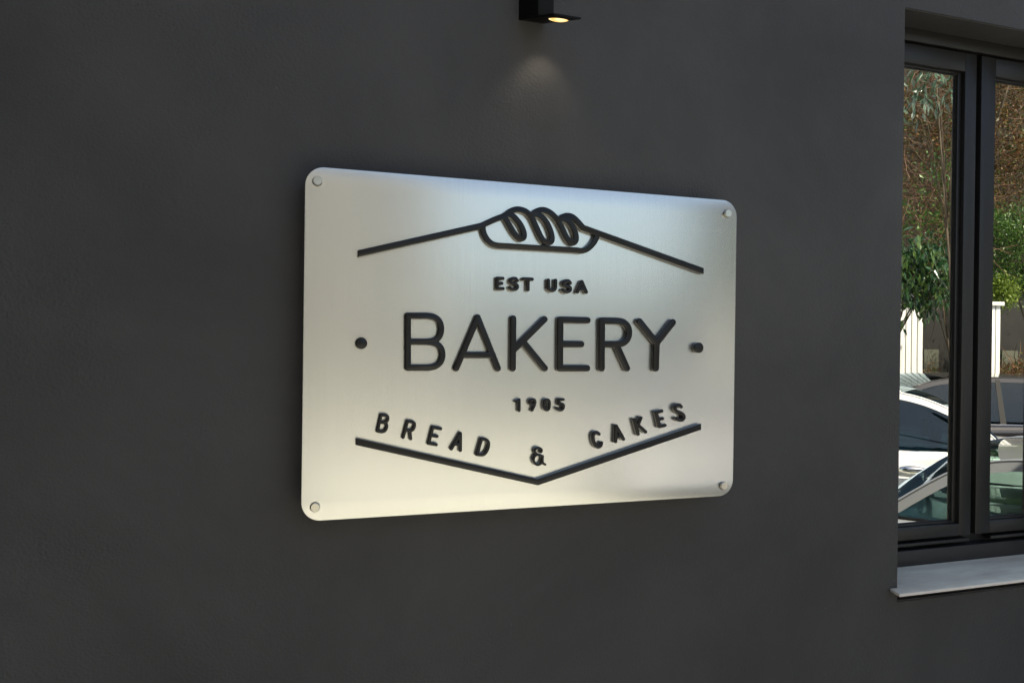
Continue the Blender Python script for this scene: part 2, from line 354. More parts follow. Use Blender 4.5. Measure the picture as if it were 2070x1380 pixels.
# front face around the opening
for x0,x1,z0,z1 in ((WX0,XJ,0,zs0),(WX0,XJ,zs0,ZT),(WX0,XJ,ZT,WTOP),(XJ,XR,0,zs0),(XJ,XR,ZT,WTOP),(XR,WX1,0,zs0),(XR,WX1,zs0,ZT),(XR,WX1,ZT,WTOP)):
    q((x0,0,z0),(x1,0,z0),(x1,0,z1),(x0,0,z1))
DP=.30
q((XJ,0,zs0),(XJ,DP,zs0),(XJ,DP,ZT+(zf_top-ZT)*1),(XJ,0,ZT)); q((XR,0,ZT),(XR,DP,zf_top),(XR,DP,zs0),(XR,0,zs0))
q((XJ,0,ZT),(XJ,DP,zf_top),(XR,DP,zf_top),(XR,0,ZT)); q((XJ,0,zs0),(XR,0,zs0),(XR,DP,zs0),(XJ,DP,zs0))
BK=7.0
q((WX0,0,0),(WX0,0,WTOP),(WX0,BK,WTOP),(WX0,BK,0)); q((WX1,0,0),(WX1,BK,0),(WX1,BK,WTOP),(WX1,0,WTOP)); q((WX0,BK,0),(WX0,BK,WTOP),(WX1,BK,WTOP),(WX1,BK,0))
me=mb.mesh('wall'); bm=bmesh.new(); bm.from_mesh(me); bmesh.ops.remove_doubles(bm,verts=bm.verts,dist=1e-5); bmesh.ops.recalc_face_normals(bm,faces=bm.faces)
ed=[e for e in bm.edges if len(e.link_faces)==2 and e.calc_face_angle(0)>.8 and all(v.co.y<.01 for v in e.verts) and all(XJ-.01<v.co.x<XR+.01 for v in e.verts)]
bmesh.ops.bevel(bm,geom=ed,offset=.003,segments=2,affect='EDGES'); bm.to_mesh(me); bm.free()
link('wall',me,MT['wall'],bld,True)
mb=MB(); mb.box((WX0-.02,-.01,WTOP),(WX1+.02,BK,WTOP+.12)); mb.build('roof',MT['roofm'],bld,.004)
mb=MB(); mb.box((WX0,-4.6,0),(-1.45,-.002,6.2)); mb.build('added_shade_block',MT['wall'],bld,.006)  # unseen block, added at left only to shade the wall
# window: outer frame is the part itself
win=None; FB=.16
mb=MB()
mb.box((XJ+.001,G,zf_low),(XR-.001,FB,zf_top+.002)); mb.box((XJ+.001,G,zb_low-.01),(XR-.001,FB,zb_top))
mb.box((XJ+.001,G,zb_top),(XJ+.03,FB,zf_low)); mb.box((XR-.03,G,zb_top),(XR-.001,FB,zf_low))
win=mb.build('window',MT['frame'],bld,.0015)
def sub(mb,name,mat,bevel=0): 
    return link(name, mb.mesh(name,bevel), mat, win) if False else _sub(mb,name,mat,bevel)
def _sub(mb,name,mat,bevel=0):
    o=link(name, mb.mesh(name,bevel), mat); o.parent=win; return o
GS=G+.003
z_so=P(1832,86.5,GS).z; z_si=P(1832,125.4,GS).z; z_bi=P(1817.5,1068,GS).z; z_bo=P(1817.5,1093,GS).z
xs_i=P(1944,700,GS).x-.0; xr_i=P(2007,600,GS).x
stw=xr_i-xm1
x_lg0=XJ+.035; 
def sash(xo0,xi0,xi1,xo1):
    mb=MB(); yb=FB-.01
    mb.box((xo0,GS,z_bo),(xi0,yb,z_so)); mb.box((xi1,GS,z_bo),(xo1,yb,z_so))
    mb.box((xi0,GS,z_si),(xi1,yb,z_so)); mb.box((xi0,GS,z_bo),(xi1,yb,z_bi))
    _sub(mb,'sash',MT['frame'],.0015)
    # glazing bead and gasket around the pane
    mb=MB(); w=.0125; y0,y1=GS+.0115,GLY+.004
    mb.box((xi0,y0,z_bi),(xi0+w,y1,z_si)); mb.box((xi1-w,y0,z_bi),(xi1,y1,z_si))
    mb.box((xi0+w,y0,z_si-.005),(xi1-w,y1,z_si)); mb.box((xi0+w,y0,z_bi),(xi1-w,y1,z_bi+.006))
    _sub(mb,'glazing_bead',MT['frame'],.001)
    mb=MB(); y0,y1=GLY-.0028,GLY+.002; a,b,c,d=xi0+w,xi1-w,z_bi+.006,z_si-.005; k=.0022
    mb.box((a,y0,c),(a+k,y1,d)); mb.box((b-k,y0,c),(b,y1,d)); mb.box((a+k,y0,d-k),(b-k,y1,d)); mb.box((a+k,y0,c),(b-k,y1,c+k))
    _sub(mb,'gasket',MT['rubber'])
    mb=MB(); mb.box((xi0+.002,GLY,z_bi+.002),(xi1-.002,GLY+.006,z_si-.002)); _sub(mb,'glass_pane',MT['glass'])
x_o0=XJ+.034
sash(x_o0, x_o0+.045, P(1944,700,GS).x, xm0)
sash(xm1, xr_i, XR-.034-.045, XR-.034)
# dark rebates and drip ledge below the sashes
mb=MB(); mb.box((XJ+.03,G+.014,zb_top),(XR-.03,FB-.02,zf_low)); 
me=mb.mesh('rebate')
mb=MB(); yb=FB-.012
mb.box((XJ+.03,G+.03,z_so),(XR-.03,yb,zf_low)); mb.box((XJ+.03,G+.03,zb_top),(XR-.03,yb,z_bo)); mb.box((xm0,G+.03,z_bo),(xm1,yb,z_so)); mb.box((XJ+.03,G+.03,z_bo),(x_o0,yb,z_so)); mb.box((XR-.034,G+.03,z_bo),(XR-.03,yb,z_so))
_sub(mb,'rebate_seal',MT['rubber'],0)
zl1=P(1817.5,1099.7,G+.004).z; zl0=P(1817.5,1106,G+.004).z
for a,b in ((XJ+.032,xm0-.003),(xm1+.055,XR-.032)):
    mb=MB(); mb.box((a,G+.003,zl0),(b,G+.03,zl1)); _sub(mb,'drip_ledge',MT['frame'],.001)
# sill
xe=P(1798.7,1190,0).x
sl=(zb_low-.0-z_sillf)/(G+.03)
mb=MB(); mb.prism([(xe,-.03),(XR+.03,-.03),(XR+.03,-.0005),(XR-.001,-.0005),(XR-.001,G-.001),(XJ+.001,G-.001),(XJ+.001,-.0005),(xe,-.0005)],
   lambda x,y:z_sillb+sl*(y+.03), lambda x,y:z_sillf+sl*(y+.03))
so_=_sub(mb,'sill',[MT['stone'],MT['lit_edge']],.0012)
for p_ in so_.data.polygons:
    if p_.normal.z<.5: p_.material_index=1  # front, side and under faces get the painted edge brightness
# the dim room behind the panes
mb=MB(); a,b=(XJ-1.2,DP+.01,zb_low-.9),(XR+1.5,3.2,ZT+.35)
x0,y0,z0=a;x1,y1,z1=b
vs=[(x,y,z) for z in (z0,z1) for y in (y0,y1) for x in (x0,x1)]
mb.add(vs,[(0,1,3,2),(4,6,7,5),(2,3,7,6),(0,2,6,4),(1,5,7,3)]); _sub(mb,'room_interior',MT['room'])

# ------------------------------------------------------------------ the sign
SY=-.058; k_=(DIST+SY)/(DIST-.03)
SX0,SX1=.12205881*k_,1.02772155*k_; SZ0,SZ1=CAMZ-.32951607*k_,CAMZ+.305345*k_
#                                         # front face of the plate
sign=empty('wall_sign',((SX0+SX1)/2,0,(SZ0+SZ1)/2)); tag(sign,'brushed steel bakery sign with raised black lettering on the dark wall','sign')
r_=.033
cu=bpy.data.curves.new('plate','CURVE'); cu.dimensions='2D'; cu.fill_mode='BOTH'; bv=.0008
pts=[]; cx,cz=(SX0+SX1)/2,(SZ0+SZ1)/2; hw,hh=(SX1-SX0)/2-bv,(SZ1-SZ0)/2-bv
for k,(sx,sz) in enumerate(((1,1),(-1,1),(-1,-1),(1,-1))):
    for j in range(17):
        th=math.pi/2*(k+j/16); pts.append((sx*(hw-r_)+r_*math.cos(th), sz*(hh-r_)+r_*math.sin(th)))
sp=cu.splines.new('POLY'); sp.points.add(len(pts)-1); sp.use_cyclic_u=True
for i,(x,z) in enumerate(pts): sp.points[i].co=(x,z,0,1)
cu.extrude=.0035/2-bv+.0005; cu.bevel_depth=bv; cu.bevel_resolution=2
tmp=bpy.data.objects.new('tmp',cu); COL.objects.link(tmp); bpy.context.view_layer.update()
me=bpy.data.meshes.new_from_object(tmp.evaluated_get(bpy.context.evaluated_depsgraph_get())); bpy.data.objects.remove(tmp)
me.transform(Matrix(((1,0,0,0),(0,0,-1,0),(0,1,0,0),(0,0,0,1))))
bm=bmesh.new(); bm.from_mesh(me); bmesh.ops.remove_doubles(bm,verts=bm.verts,dist=1e-6); bmesh.ops.recalc_face_normals(bm,faces=bm.faces)
for f in bm.faces: f.smooth=True
bm.to_mesh(me); bm.free(); me.set_sharp_from_angle(angle=R(30)); me.name='plate'; me.materials.clear()
pl=link('plate',me,MT['steel'],sign); pl.location=(0,SY+.00225,0)
mb=MB(); i_=.006
mb.box((SX0+i_,SY+.0047,SZ0+i_),(SX1-i_,-.0006,SZ1-i_)); mb.build('added_shade_filler',MT['rubber'],sign,.02,4)  # black filler added behind the plate to deepen its edge shadow
def cyl(mb,c,r,y0,y1,n=32,inner=.0):
    prof=[(r,y1),(r,y0+.0008),(r-.0008,y0)]
    vs=[];
    for rr,y in prof:
        for j in range(n): vs.append((c[0]+rr*math.cos(2*math.pi*j/n), y, c[1]+rr*math.sin(2*math.pi*j/n)))
    fs=[(i*n+j,i*n+(j+1)%n,(i+1)*n+(j+1)%n,(i+1)*n+j) for i in range(2) for j in range(n)]+[tuple(range(2*n,3*n)),tuple(reversed(range(n)))]
    mb.add(vs,fs)
for px,py in ((642,365.5),(1473,431),(637,1025.5),(1464.5,982)):
    c=P(px,py,SY-.006); mb=MB(); cyl(mb,(c.x,c.z),.0080,SY-.006,SY-.0002)
    o=mb.build('standoff_bolt',MT['bolt'],sign)
    mb=MB(); mb.tube([(c.x,SY-.0006,c.z),(c.x,SY-.0001,c.z)],.0087,28); mb.build('washer',MT['rubber'],sign)
    o.data.set_sharp_from_angle(angle=R(30))
LD=.0102; LY=SY-LD                               # letters stand 12.5 mm proud
PXM=(SX1-SX0)/874.0
def tr(pts, ox, oy, s):                           # traced positions -> sign plane
    out=[]
    for x,y in pts:
        q_=P(ox+x/s, oy+y/s, LY); out.append((q_.x,q_.z))
    return out
def L_(name, strokes, bev, ox, oy, s, width, butt=False):
    """strokes: list of (pts, 'l'|'c') straight or curved; width in photo px"""
    st=[]
    allp=[p for pts,_ in strokes for p in pts]
    mx=sum(p[0] for p in allp)/len(allp)/s+ox
    a=P(mx-5,700,LY); b=P(mx+5,700,LY); ppm=(b.x-a.x)/10
    a=P(mx,695,LY); b=P(mx,705,LY); ppv=(a.z-b.z)/10
    hw_=width*.5*(ppm*.45+ppv*.55)
    for pts,k in strokes:
        if k=='c': pts=smooth(pts,8)
        if k=='o': pts=smooth(pts,8,True)
        st.append((tr(pts,ox,oy,s),hw_,butt))
    return solid(name, st, MT['letter'], sign, LY, LD-.0004, bev)
z4=(590,620,4.496); z5=(1040,620,4.496)
BW=13.4
f=lambda *a:list(a)
# BAKERY, in photo positions
L_('letter',[(f((825,638),(825,743)),'l'),(f((825,638),(864,638)),'l'),(f((864,638),(879,641),(889,650),(892.5,664.5),(889,679),(879,688),(864,690.7)),'c'),(f((864,690.7),(825,690.4)),'l'),
  (f((864,690.7),(880,693.5),(891,702),(895,717),(891,731.5),(880,740.3),(866,743)),'c'),(f((866,743),(825,743)),'l')],.0027,0,0,1,BW)
L_('letter',[(f((923,744),(966.4,641.5)),'l'),(f((966.4,641.5),(1007.3,744.3)),'l'),(f((935,717.3),(997,717.3)),'l')],.0027,0,0,1,BW)
L_('letter',[(f((1038.4,643.8),(1037.6,744)),'l'),(f((1101.8,645.2),(1038.5,708)),'l'),(f((1058,690),(1102.3,744.2)),'l')],.0027,0,0,1,BW)
L_('letter',[(f((1133.8,646),(1133,744)),'l'),(f((1133.8,646),(1188.8,647.2)),'l'),(f((1133,695),(1176,695.4)),'l'),(f((1133,744),(1188,744)),'l')],.0027,0,0,1,BW)
L_('letter',[(f((1218,648),(1217.5,744)),'l'),(f((1218,648),(1247,648.4)),'l'),(f((1247,648.4),(1261,651),(1270,659.5),(1273,672),(1270,684.5),(1261,693),(1247,695.7)),'c'),(f((1247,695.7),(1218,695.5)),'l'),(f((1247,695.7),(1268.8,744)),'l')],.0027,0,0,1,BW)
L_('letter',[(f((1294,649.8),(1328.8,693)),'l'),(f((1361.4,651.4),(1328.8,693)),'l'),(f((1328.8,693),(1327,744)),'l')],.0027,0,0,1,BW)
# dots
for px,py,w in ((730.8,693.6,24),(1413.3,702.6,20)):
    L_('round_dot',[(f((px,py),(px+.05,py)),'l')],.0012,0,0,1,w)
# EST USA
Z=(980,540,9.0); SW=7.0
L_('letter',[(f((232,200),(232,388)),'l'),(f((232,200),(335,203)),'l'),(f((232,291),(315,292)),'l'),(f((232,388),(338,388)),'l')],.0017,*Z,SW)
L_('letter',[(f((597,245),(572,212),(530,203),(488,217),(472,250),(492,282),(540,300),(585,320),(601,352),(583,388),(540,404),(492,396),(463,368)),'c')],.0017,*Z,SW)
L_('letter',[(f((708,212),(868,218)),'l'),(f((793,215),(793,408)),'l')],.0017,*Z,SW)
L_('letter',[(f((1165,236),(1165,360),(1180,402),(1228,424),(1276,404),(1294,364),(1296,240)),'c')],.0017,*Z,SW)
L_('letter',[(f((1563,288),(1538,255),(1497,246),(1456,260),(1440,292),(1460,324),(1506,342),(1552,362),(1567,394),(1549,430),(1506,446),(1458,438),(1430,410)),'c')],.0017,*Z,SW)
L_('letter',[(f((1695,448),(1775,262)),'l'),(f((1775,262),(1855,452)),'l'),(f((1725,392),(1826,394)),'l')],.0017,*Z,SW)
# 1905
Z=(1020,790,14.786); SW=6.1
L_('letter',[(f((360,312),(448,262)),'l'),(f((448,262),(448,582)),'l')],.0016,*Z,SW)
L_('letter',[(f((925,335),(905,275),(848,252),(790,275),(768,335),(790,392),(848,415),(905,392)),'o'),(f((926,345),(905,430),(835,578)),'l')],.0016,*Z,SW*.92)
L_('letter',[(f((1275,258),(1330,285),(1352,350),(1352,470),(1330,540),(1275,570),(1220,540),(1198,470),(1198,350),(1220,285)),'o')],.0016,*Z,SW*.95)
L_('letter',[(f((1765,256),(1645,256)),'l'),(f((1645,256),(1632,392)),'l'),(f((1632,392),(1700,378),(1758,408),(1774,470),(1748,540),(1690,570),(1625,560),(1585,520)),'c')],.0016,*Z,SW)
# BREAD
Z=(740,820,7.962); SW=7.1
L_('letter',[(f((242,148),(186,404)),'l'),(f((242,148),(300,150),(343,170),(352,212),(325,256),(272,268)),'c'),(f((272,268),(218,262)),'l'),(f((272,268),(318,284),(334,335),(306,398),(248,416),(186,404)),'c')],.0016,*Z,SW)
L_('letter',[(f((668,250),(600,505)),'l'),(f((668,250),(730,255),(775,280),(780,330),(752,385),(700,402),(634,388)),'c'),(f((705,402),(722,528)),'l')],.0016,*Z,SW)
L_('letter',[(f((1078,345),(1010,602)),'l'),(f((1078,345),(1203,368)),'l'),(f((1044,475),(1145,490)),'l'),(f((1010,602),(1132,624)),'l')],.0016,*Z,SW)
L_('letter',[(f((1522,445),(1378,690)),'l'),(f((1522,445),(1522,716)),'l'),(f((1430,612),(1522,626)),'l')],.0016,*Z,SW)
L_('letter',[(f((1862,535),(1792,782)),'l'),(f((1862,535),(1925,542),(1968,580),(1974,645),(1945,730),(1890,785),(1792,782)),'c')],.0016,*Z,SW)
# CAKES
Z=(1180,800,8.625); SW=6.7
L_('letter',[(f((275,665),(235,638),(193,650),(172,705),(184,800),(220,872),(268,890),(308,862),(318,820)),'c')],.0016,*Z,SW)
L_('letter',[(f((575,522),(566,795)),'l'),(f((575,522),(702,752)),'l'),(f((572,716),(672,690)),'l')],.0016,*Z,SW)
L_('letter',[(f((896,415),(958,665)),'l'),(f((1008,384),(940,545)),'l'),(f((960,510),(1088,628)),'l')],.0016,*Z,SW)
L_('letter',[(f((1275,288),(1330,535)),'l'),(f((1275,288),(1368,264)),'l'),(f((1306,412),(1382,394)),'l'),(f((1330,535),(1425,512)),'l')],.0016,*Z,SW)
L_('letter',[(f((1708,188),(1680,160),(1632,166),(1606,212),(1628,262),(1690,292),(1745,330),(1758,378),(1726,416),(1675,420),(1635,398)),'c')],.0016,*Z,SW)
# &
L_('letter',[(f((612,325),(632,278),(596,226),(520,208),(452,248),(446,330),(500,390),(560,402)),'c'),(f((560,400),(470,416),(415,480),(412,570),(450,650),(520,680),(600,650),(645,575),(660,450)),'c'),(f((660,450),(655,560),(672,640),(728,668)),'c'),(f((560,402),(620,425),(660,440)),'l')],.0013,1050,890,13.8,4.9)
# chevron under the words
L_('chevron_bar',[(f((719.5,892.3),(1087.8,974.4)),'l'),(f((1087.8,974.4),(1417.5,862.2)),'l')],.0008,0,0,1,10.6,True) if False else None
def bar(name, strokes, width, ox=0, oy=0, s=1):
    return strokes
ppx=PXM*1.0
def hwidth(px):                                    # half width in metres for a stroke drawn at photo x = px
    a=P(px,695,LY); b=P(px,705,LY); return (a.z-b.z)/10*.5
solid('chevron_bar',[([tr([(719.5,892.3)],0,0,1)[0],tr([(1087.8,974.2)],0,0,1)[0],tr([(1417.8,862.2)],0,0,1)[0]],hwidth(1050)*12.6,True)],MT['letter'],sign,LY,LD-.0004,.0008)
# bread emblem and its roof lines
Z=(950,400,7.393); e=[]
def S(pts,c=True): e.append((tr(smooth(pts,8) if c else pts,*Z),hwidth(1080)*11.6,False))
l0=((723.5-950)*7.393,(512.6-400)*7.393); l1=((1423-950)*7.393,(547.8-400)*7.393)
e.append((tr([l0,(160,420)],*Z),hwidth(1050)*12.6,'L')); e.append((tr([(1700,447),l1],*Z),hwidth(1050)*12.6,'R'))
S([(160,420),(260,372),(380,318),(510,268),(565,232),(630,188),(712,168),(790,180),(860,215),(925,285),(975,385),(1020,485),(1065,580),(1110,640),(1172,670),(1226,640),(1228,560),(1190,440),(1130,335),(1050,262),(965,240)])
S([(520,285),(565,355),(625,460),(690,555),(752,605),(806,592),(812,520),(770,415),(705,325),(640,262),(575,238)])
S([(945,240),(1005,196),(1090,176),(1165,196),(1240,245),(1320,335),(1380,440),(1425,540),(1478,630),(1540,672),(1588,635),(1588,545),(1545,435),(1480,350),(1400,312),(1355,305)])
S([(1355,305),(1410,272),(1478,264),(1550,290),(1625,360),(1700,447)])
S([(197,430),(200,480),(225,560),(275,635),(345,690),(430,712),(470,714)]); S([(470,714),(1600,780)],False)
S([(1600,780),(1680,788),(1760,762),(1840,690),(1890,610),(1905,545)])
# flat outer ends for the two lines
st=[]
for pts,w,bt in e: st.append((pts,w,bt))
_old=sdf_strokes
def sdf_strokes(strokes,X,Z_):
    D=np.full(X.shape,1e3)
    for pts,w,bt in strokes:
        if bt in ('L','R'):
            d=_old([(pts,w,False)],X,Z_); d=np.maximum(d,(pts[0][0]-X) if bt=='L' else (X-pts[-1][0]))
        else: d=_old([(pts,w,bt)],X,Z_)
        D=np.minimum(D,d)
    return D
solid('bread_emblem',st,MT['letter'],sign,LY,LD-.0004,.0009,step=.0006)

# ------------------------------------------------------------------ wall lamp
A=P(1048,41,0); B=P(1099,50,0)
Dn=.105
A1=P(1120,31,-Dn); B1=P(1175,38.5,-Dn)
lamp=empty('wall_lamp',(A.x,0,A.z)); tag(lamp,'small black downlight glowing warm, high on the wall above the sign','lamp')
wA=B.x-A.x
pA=Vector((A.x,-.0005,A.z)); pB=Vector((B.x,-.0005,A.z)); pA1=Vector((A1.x,-Dn,A1.z)); pB1=Vector((B1.x,-Dn,A1.z))
up=Vector((0,0,.004))
mb=MB(); mb.add([pA,pB,pB1,pA1,pA+up,pB+up,pB1+up,pA1+up],[(3,2,1,0),(4,5,6,7),(0,1,5,4),(1,2,6,5),(2,3,7,6),(3,0,4,7)]); mb.build('head_plate',MT['lampm'],lamp,.0006)
# housing: upright box whose foot follows the tilted plate
D1=Dn*.56; wb=.6
def onpl(u_,v_): return pA+(pB-pA)*u_*(1-v_)+(pA1-pA)*v_+((pB1-pA1)*u_)*v_
q0,q1,q2,q3=onpl(0,0)+up,onpl(wb,0)+up,onpl(wb,.56)+up,onpl(0,.56)+up
zt=A.z+.075
mb=MB(); mb.add([q0,q1,q2,q3]+[Vector((v.x,v.y,zt)) for v in (q0,q1,q2,q3)],[(3,2,1,0),(4,5,6,7),(0,1,5,4),(1,2,6,5),(2,3,7,6),(3,0,4,7)]); mb.build('housing',MT['lampm'],lamp,.001)
# lens set in the plate
pn=((pB-pA).cross(pA1-pA)).normalized()
if pn.z>0: pn=-pn
lc_ray=(FW+RT*((1129-1035)/F)+UP*((690-39.5)/F)); tt=(pA-CP).dot(pn)/lc_ray.dot(pn); lc=CP+lc_ray*tt
ex=(pB-pA).normalized(); ey=pn.cross(ex).normalized()
rad=.0195
mb=MB(); n=40; prof=[(rad,.0004),(rad*.9,.0016),(rad*.6,.0032),(rad*.25,.004),(0.0005,.0042)]
vs=[lc+pn*h+ex*(r*math.cos(2*math.pi*j/n))+ey*(r*math.sin(2*math.pi*j/n)) for r,h in prof for j in range(n)]
mb.add(vs,[(i*n+j,i*n+(j+1)%n,(i+1)*n+(j+1)%n,(i+1)*n+j) for i in range(4) for j in range(n)]+[tuple(range(4*n,5*n))],0,True)
mb.build('lens',MT['lens'],lamp)
mb=MB(); vs=[]
for r,h in ((rad+.0015,.0001),(rad+.0012,.0012),(rad+.0001,.0012),(rad+.0001,.0001)):
    for j in range(n): vs.append(lc+pn*h+ex*(r*math.cos(2*math.pi*j/n))+ey*(r*math.sin(2*math.pi*j/n)))
mb.add(vs,[(i*n+j,i*n+(j+1)%n,((i+1)%4)*n+(j+1)%n,((i+1)%4)*n+j) for i in range(4) for j in range(n)],0,True); mb.build('lens_ring',MT['lampm'],lamp)
sl_=bpy.data.lights.new('lamp_beam','SPOT'); sl_.energy=.16; sl_.color=(1,.9,.75); sl_.spot_size=R(82); sl_.spot_blend=.85; sl_.shadow_soft_size=.008
so=bpy.data.objects.new('lamp_beam',sl_); COL.objects.link(so); so.location=Vector((lc.x-.002,lc.y,lc.z-.012))-lamp.location
so.rotation_euler=(R(26),R(3),0); so.parent=lamp
print('lamp',A,B,A1,B1,lc,wA)

# ------------------------------------------------------------------ cars
def make_car(name,label,paint,sp):
    root=empty(name,(0,0,0)); tag(root,label,'car','cars parked on the forecourt')
    Lh=sp['L']/2; hwm=sp['W']/2; wr=.32; wx=(Lh*.62,-Lh*.60)
    ztop=sp['ztop']                                # belt / bonnet / boot height against x (list of (x,z))
    def itp(tab,x):
        for (a,b),(c,d) in zip(tab[:-1],tab[1:]):
            if x<=c: t=(x-a)/(c-a); t=t*t*(3-2*t)*.35+t*.65; return b+(d-b)*t
        return tab[-1][1]
    xs=[-Lh+sp['L']*i/72 for i in range(73)]
    rows=[]; mb=MB()
    for x in xs:
        e_=abs(x)/Lh; hw=hwm*(1-.16*max(0,(e_-.72)/.28)**2.2-.03*e_)
        zt=itp(ztop,x); zb=.2+.1*max(0,(e_-.85)/.15)
        for w_ in wx:
            d=abs(x-w_)
            if d<wr+.07: zb=max(zb,.30+math.sqrt(max(0,(wr+.07)**2-d*d)))
        ring=[]
        prof=[(0.0,1.0,0),(.5,1.0,.02),(.84,1.0,.005),(.945,.985,0),(.985,.93,0),(1,.8,0),(.995,.62,0),(1.0,.5,0),(.985,.2,0),(.96,0,0)]
        for a,b,cr in prof: ring.append((x,hw*a,zb+(zt-zb)*b+cr))
        rows.append(ring)
    k=len(rows[0])
    for sgn in (1,-1):
        vs=[(x,y*sgn,z) for r in rows for x,y,z in r]
        fs=[(i*k+j,i*k+j+1,(i+1)*k+j+1,(i+1)*k+j) for i in range(len(rows)-1) for j in range(k-1)]
        mb.add(vs,fs,0,True)
    for r in (rows[0],rows[-1]):                   # nose and tail faces
        mb.add([(x,y,z) for x,y,z in r]+[(x,-y,z) for x,y,z in reversed(r[1:])],[tuple(range(2*k-1))],0,False)
    # greenhouse
    O=sp['roof']                                   # outline rear belt -> roof -> front belt
    zmin=min(p[1] for p in O); zmax=max(p[1] for p in O); hb=hwm*.93; hr=hwm*sp.get('tumble',.74)
    Os=smooth(O,5)
    def sf(x,z,s_): 
        t=max(0,(z-zmin)/(zmax-zmin)); return (x,s_*(hb+(hr-hb)*t**1.15),z)
    cxm=sum(p[0] for p in Os)/len(Os); czm=(zmin+zmax)/2
    n=len(Os); I=[]
    for i,p in enumerate(Os):
        a=Vector(Os[max(i-1,0)]); b_=Vector(Os[min(i+1,n-1)]); t=(b_-a).normalized(); nn=Vector((t.y,-t.x))
        if (Vector((cxm,czm))-Vector(p)).dot(nn)<0: nn=-nn
        w_=.05; qx=p[0]+nn.x*w_; qz=p[1]+nn.y*w_; I.append((qx,max(qz,zmin+.012)))
    for s_ in (1,-1):
        vs=[sf(*p,s_) for p in Os]+[sf(*p,s_) for p in I]
        mb.add(vs,[(i,i+1,n+i+1,n+i) for i in range(n-1)],0,True)
        mb.add([sf(I[0][0],zmin-.01,s_),sf(I[-1][0],zmin-.01,s_),sf(I[-1][0],I[-1][1],s_),sf(I[0][0],I[0][1],s_)],[(0,1,2,3)])
        # drip rail
        mb.tube([sf(p[0],p[1]+.004,s_) for p in Os],.007,5)
        g=MB(); g.add([Vector(sf(*p,s_))+Vector((0,-s_*.006,0)) for p in I],[tuple(range(n))]); g.build('side_window',MT[sp.get('glass','cglass')],root,world=False)
        t=MB(); t.tube([sf(I[0][0],zmin+.006,s_),sf(0,zmin+.006,s_),sf(I[-1][0],zmin+.006,s_)],.008,6); t.build('window_trim',MT['chrome'] if sp.get('chrome',True) else MT['rubber'],root,world=False)
        for px_ in sp['pillars']:
            t=MB(); zt_=max(z for x,z in [(a[0],a[1]) for a in Os] if True)
            zz=[p[1] for p in Os if abs(p[0]-px_)<.15]; zt_=(max(zz) if zz else zmax)-.02
            a=Vector(sf(px_-.03,zmin,s_)); b_=Vector(sf(px_+.03,zmin,s_)); c_=Vector(sf(px_+.02,zt_,s_)); d_=Vector(sf(px_-.03,zt_,s_)); o_=Vector((0,s_*.003,0))
            t.add([a+o_,b_+o_,c_+o_,d_+o_],[(0,1,2,3)]); t.build('door_pillar',MT['rubber'],root,world=False)
    fi=sp['front_i']*5; ri=sp['rear_i']*5
    m_=9
    def top(i0,i1,inset,dz=0):
        vs=[]; 
        for i in range(i0,i1+1):
            x,z=Os[i]; y=sf(x,z,1)[1]-inset
            for j in range(m_):
                u_=-1+2*j/(m_-1); bow=(1-u_*u_)
                vs.append((x+(.05*bow if i>n*.6 else (-.05*bow if i<n*.35 else 0)),y*u_,z+.035*bow+dz))
        c_=i1-i0+1
        return vs,[(i*m_+j,i*m_+j+1,(i+1)*m_+j+1,(i+1)*m_+j) for i in range(c_-1) for j in range(m_-1)]
    v_,f_=top(ri,fi,0); mb.add(v_,f_,0,True)
    g=MB(); g.add(*top(fi,n-1,.0),0,True); g.build('windscreen',MT[sp.get('glass','cglass')],root,world=False)
    g=MB(); g.add(*top(0,ri,.0),0,True); g.build('rear_window',MT[sp.get('glass','cglass')],root,world=False)
    body=mb.build('body',paint,root,world=False)
    for w_ in wx:
        for s_ in (1,-1):
            y0=s_*(hwm*.99-.2); y1=s_*(hwm*.97)
            t=MB(); nn=28; prof=[(.2,y0),(wr-.02,y0),(wr,y0+s_*.03),(wr,y1-s_*.03),(wr-.02,y1),(.215,y1),(.2,y1-s_*.02)]
            vs=[(w_+r*math.cos(2*math.pi*j/nn),y,wr+r*math.sin(2*math.pi*j/nn)) for r,y in prof for j in range(nn)]
            t.add(vs,[(i*nn+j,i*nn+(j+1)%nn,(i+1)*nn+(j+1)%nn,(i+1)*nn+j) for i in range(6) for j in range(nn)],0,True)
            wo=t.build('wheel',MT['tyre'],root,world=False)
            t=MB()
            for q_ in range(5):
                th=2*math.pi*q_/5; dx,dz=math.cos(th),math.sin(th)
                t.add([(w_+dx*.03-dz*.03,y1-s_*.02,wr+dz*.03+dx*.03),(w_+dx*.03+dz*.03,y1-s_*.02,wr+dz*.03-dx*.03),(w_+dx*.21+dz*.022,y1-s_*.01,wr+dz*.21-dx*.022),(w_+dx*.21-dz*.022,y1-s_*.01,wr+dz*.21+dx*.022)],[(0,1,2,3)])
            t.tube([(w_,y1-s_*.04,wr),(w_,y1-s_*.012,wr)],.05,16)
            ri_=t.build('rim',MT['rim'],None,world=False); ri_.parent=wo
    xsill=(wx[0]-wr-.12,wx[1]+wr+.12)
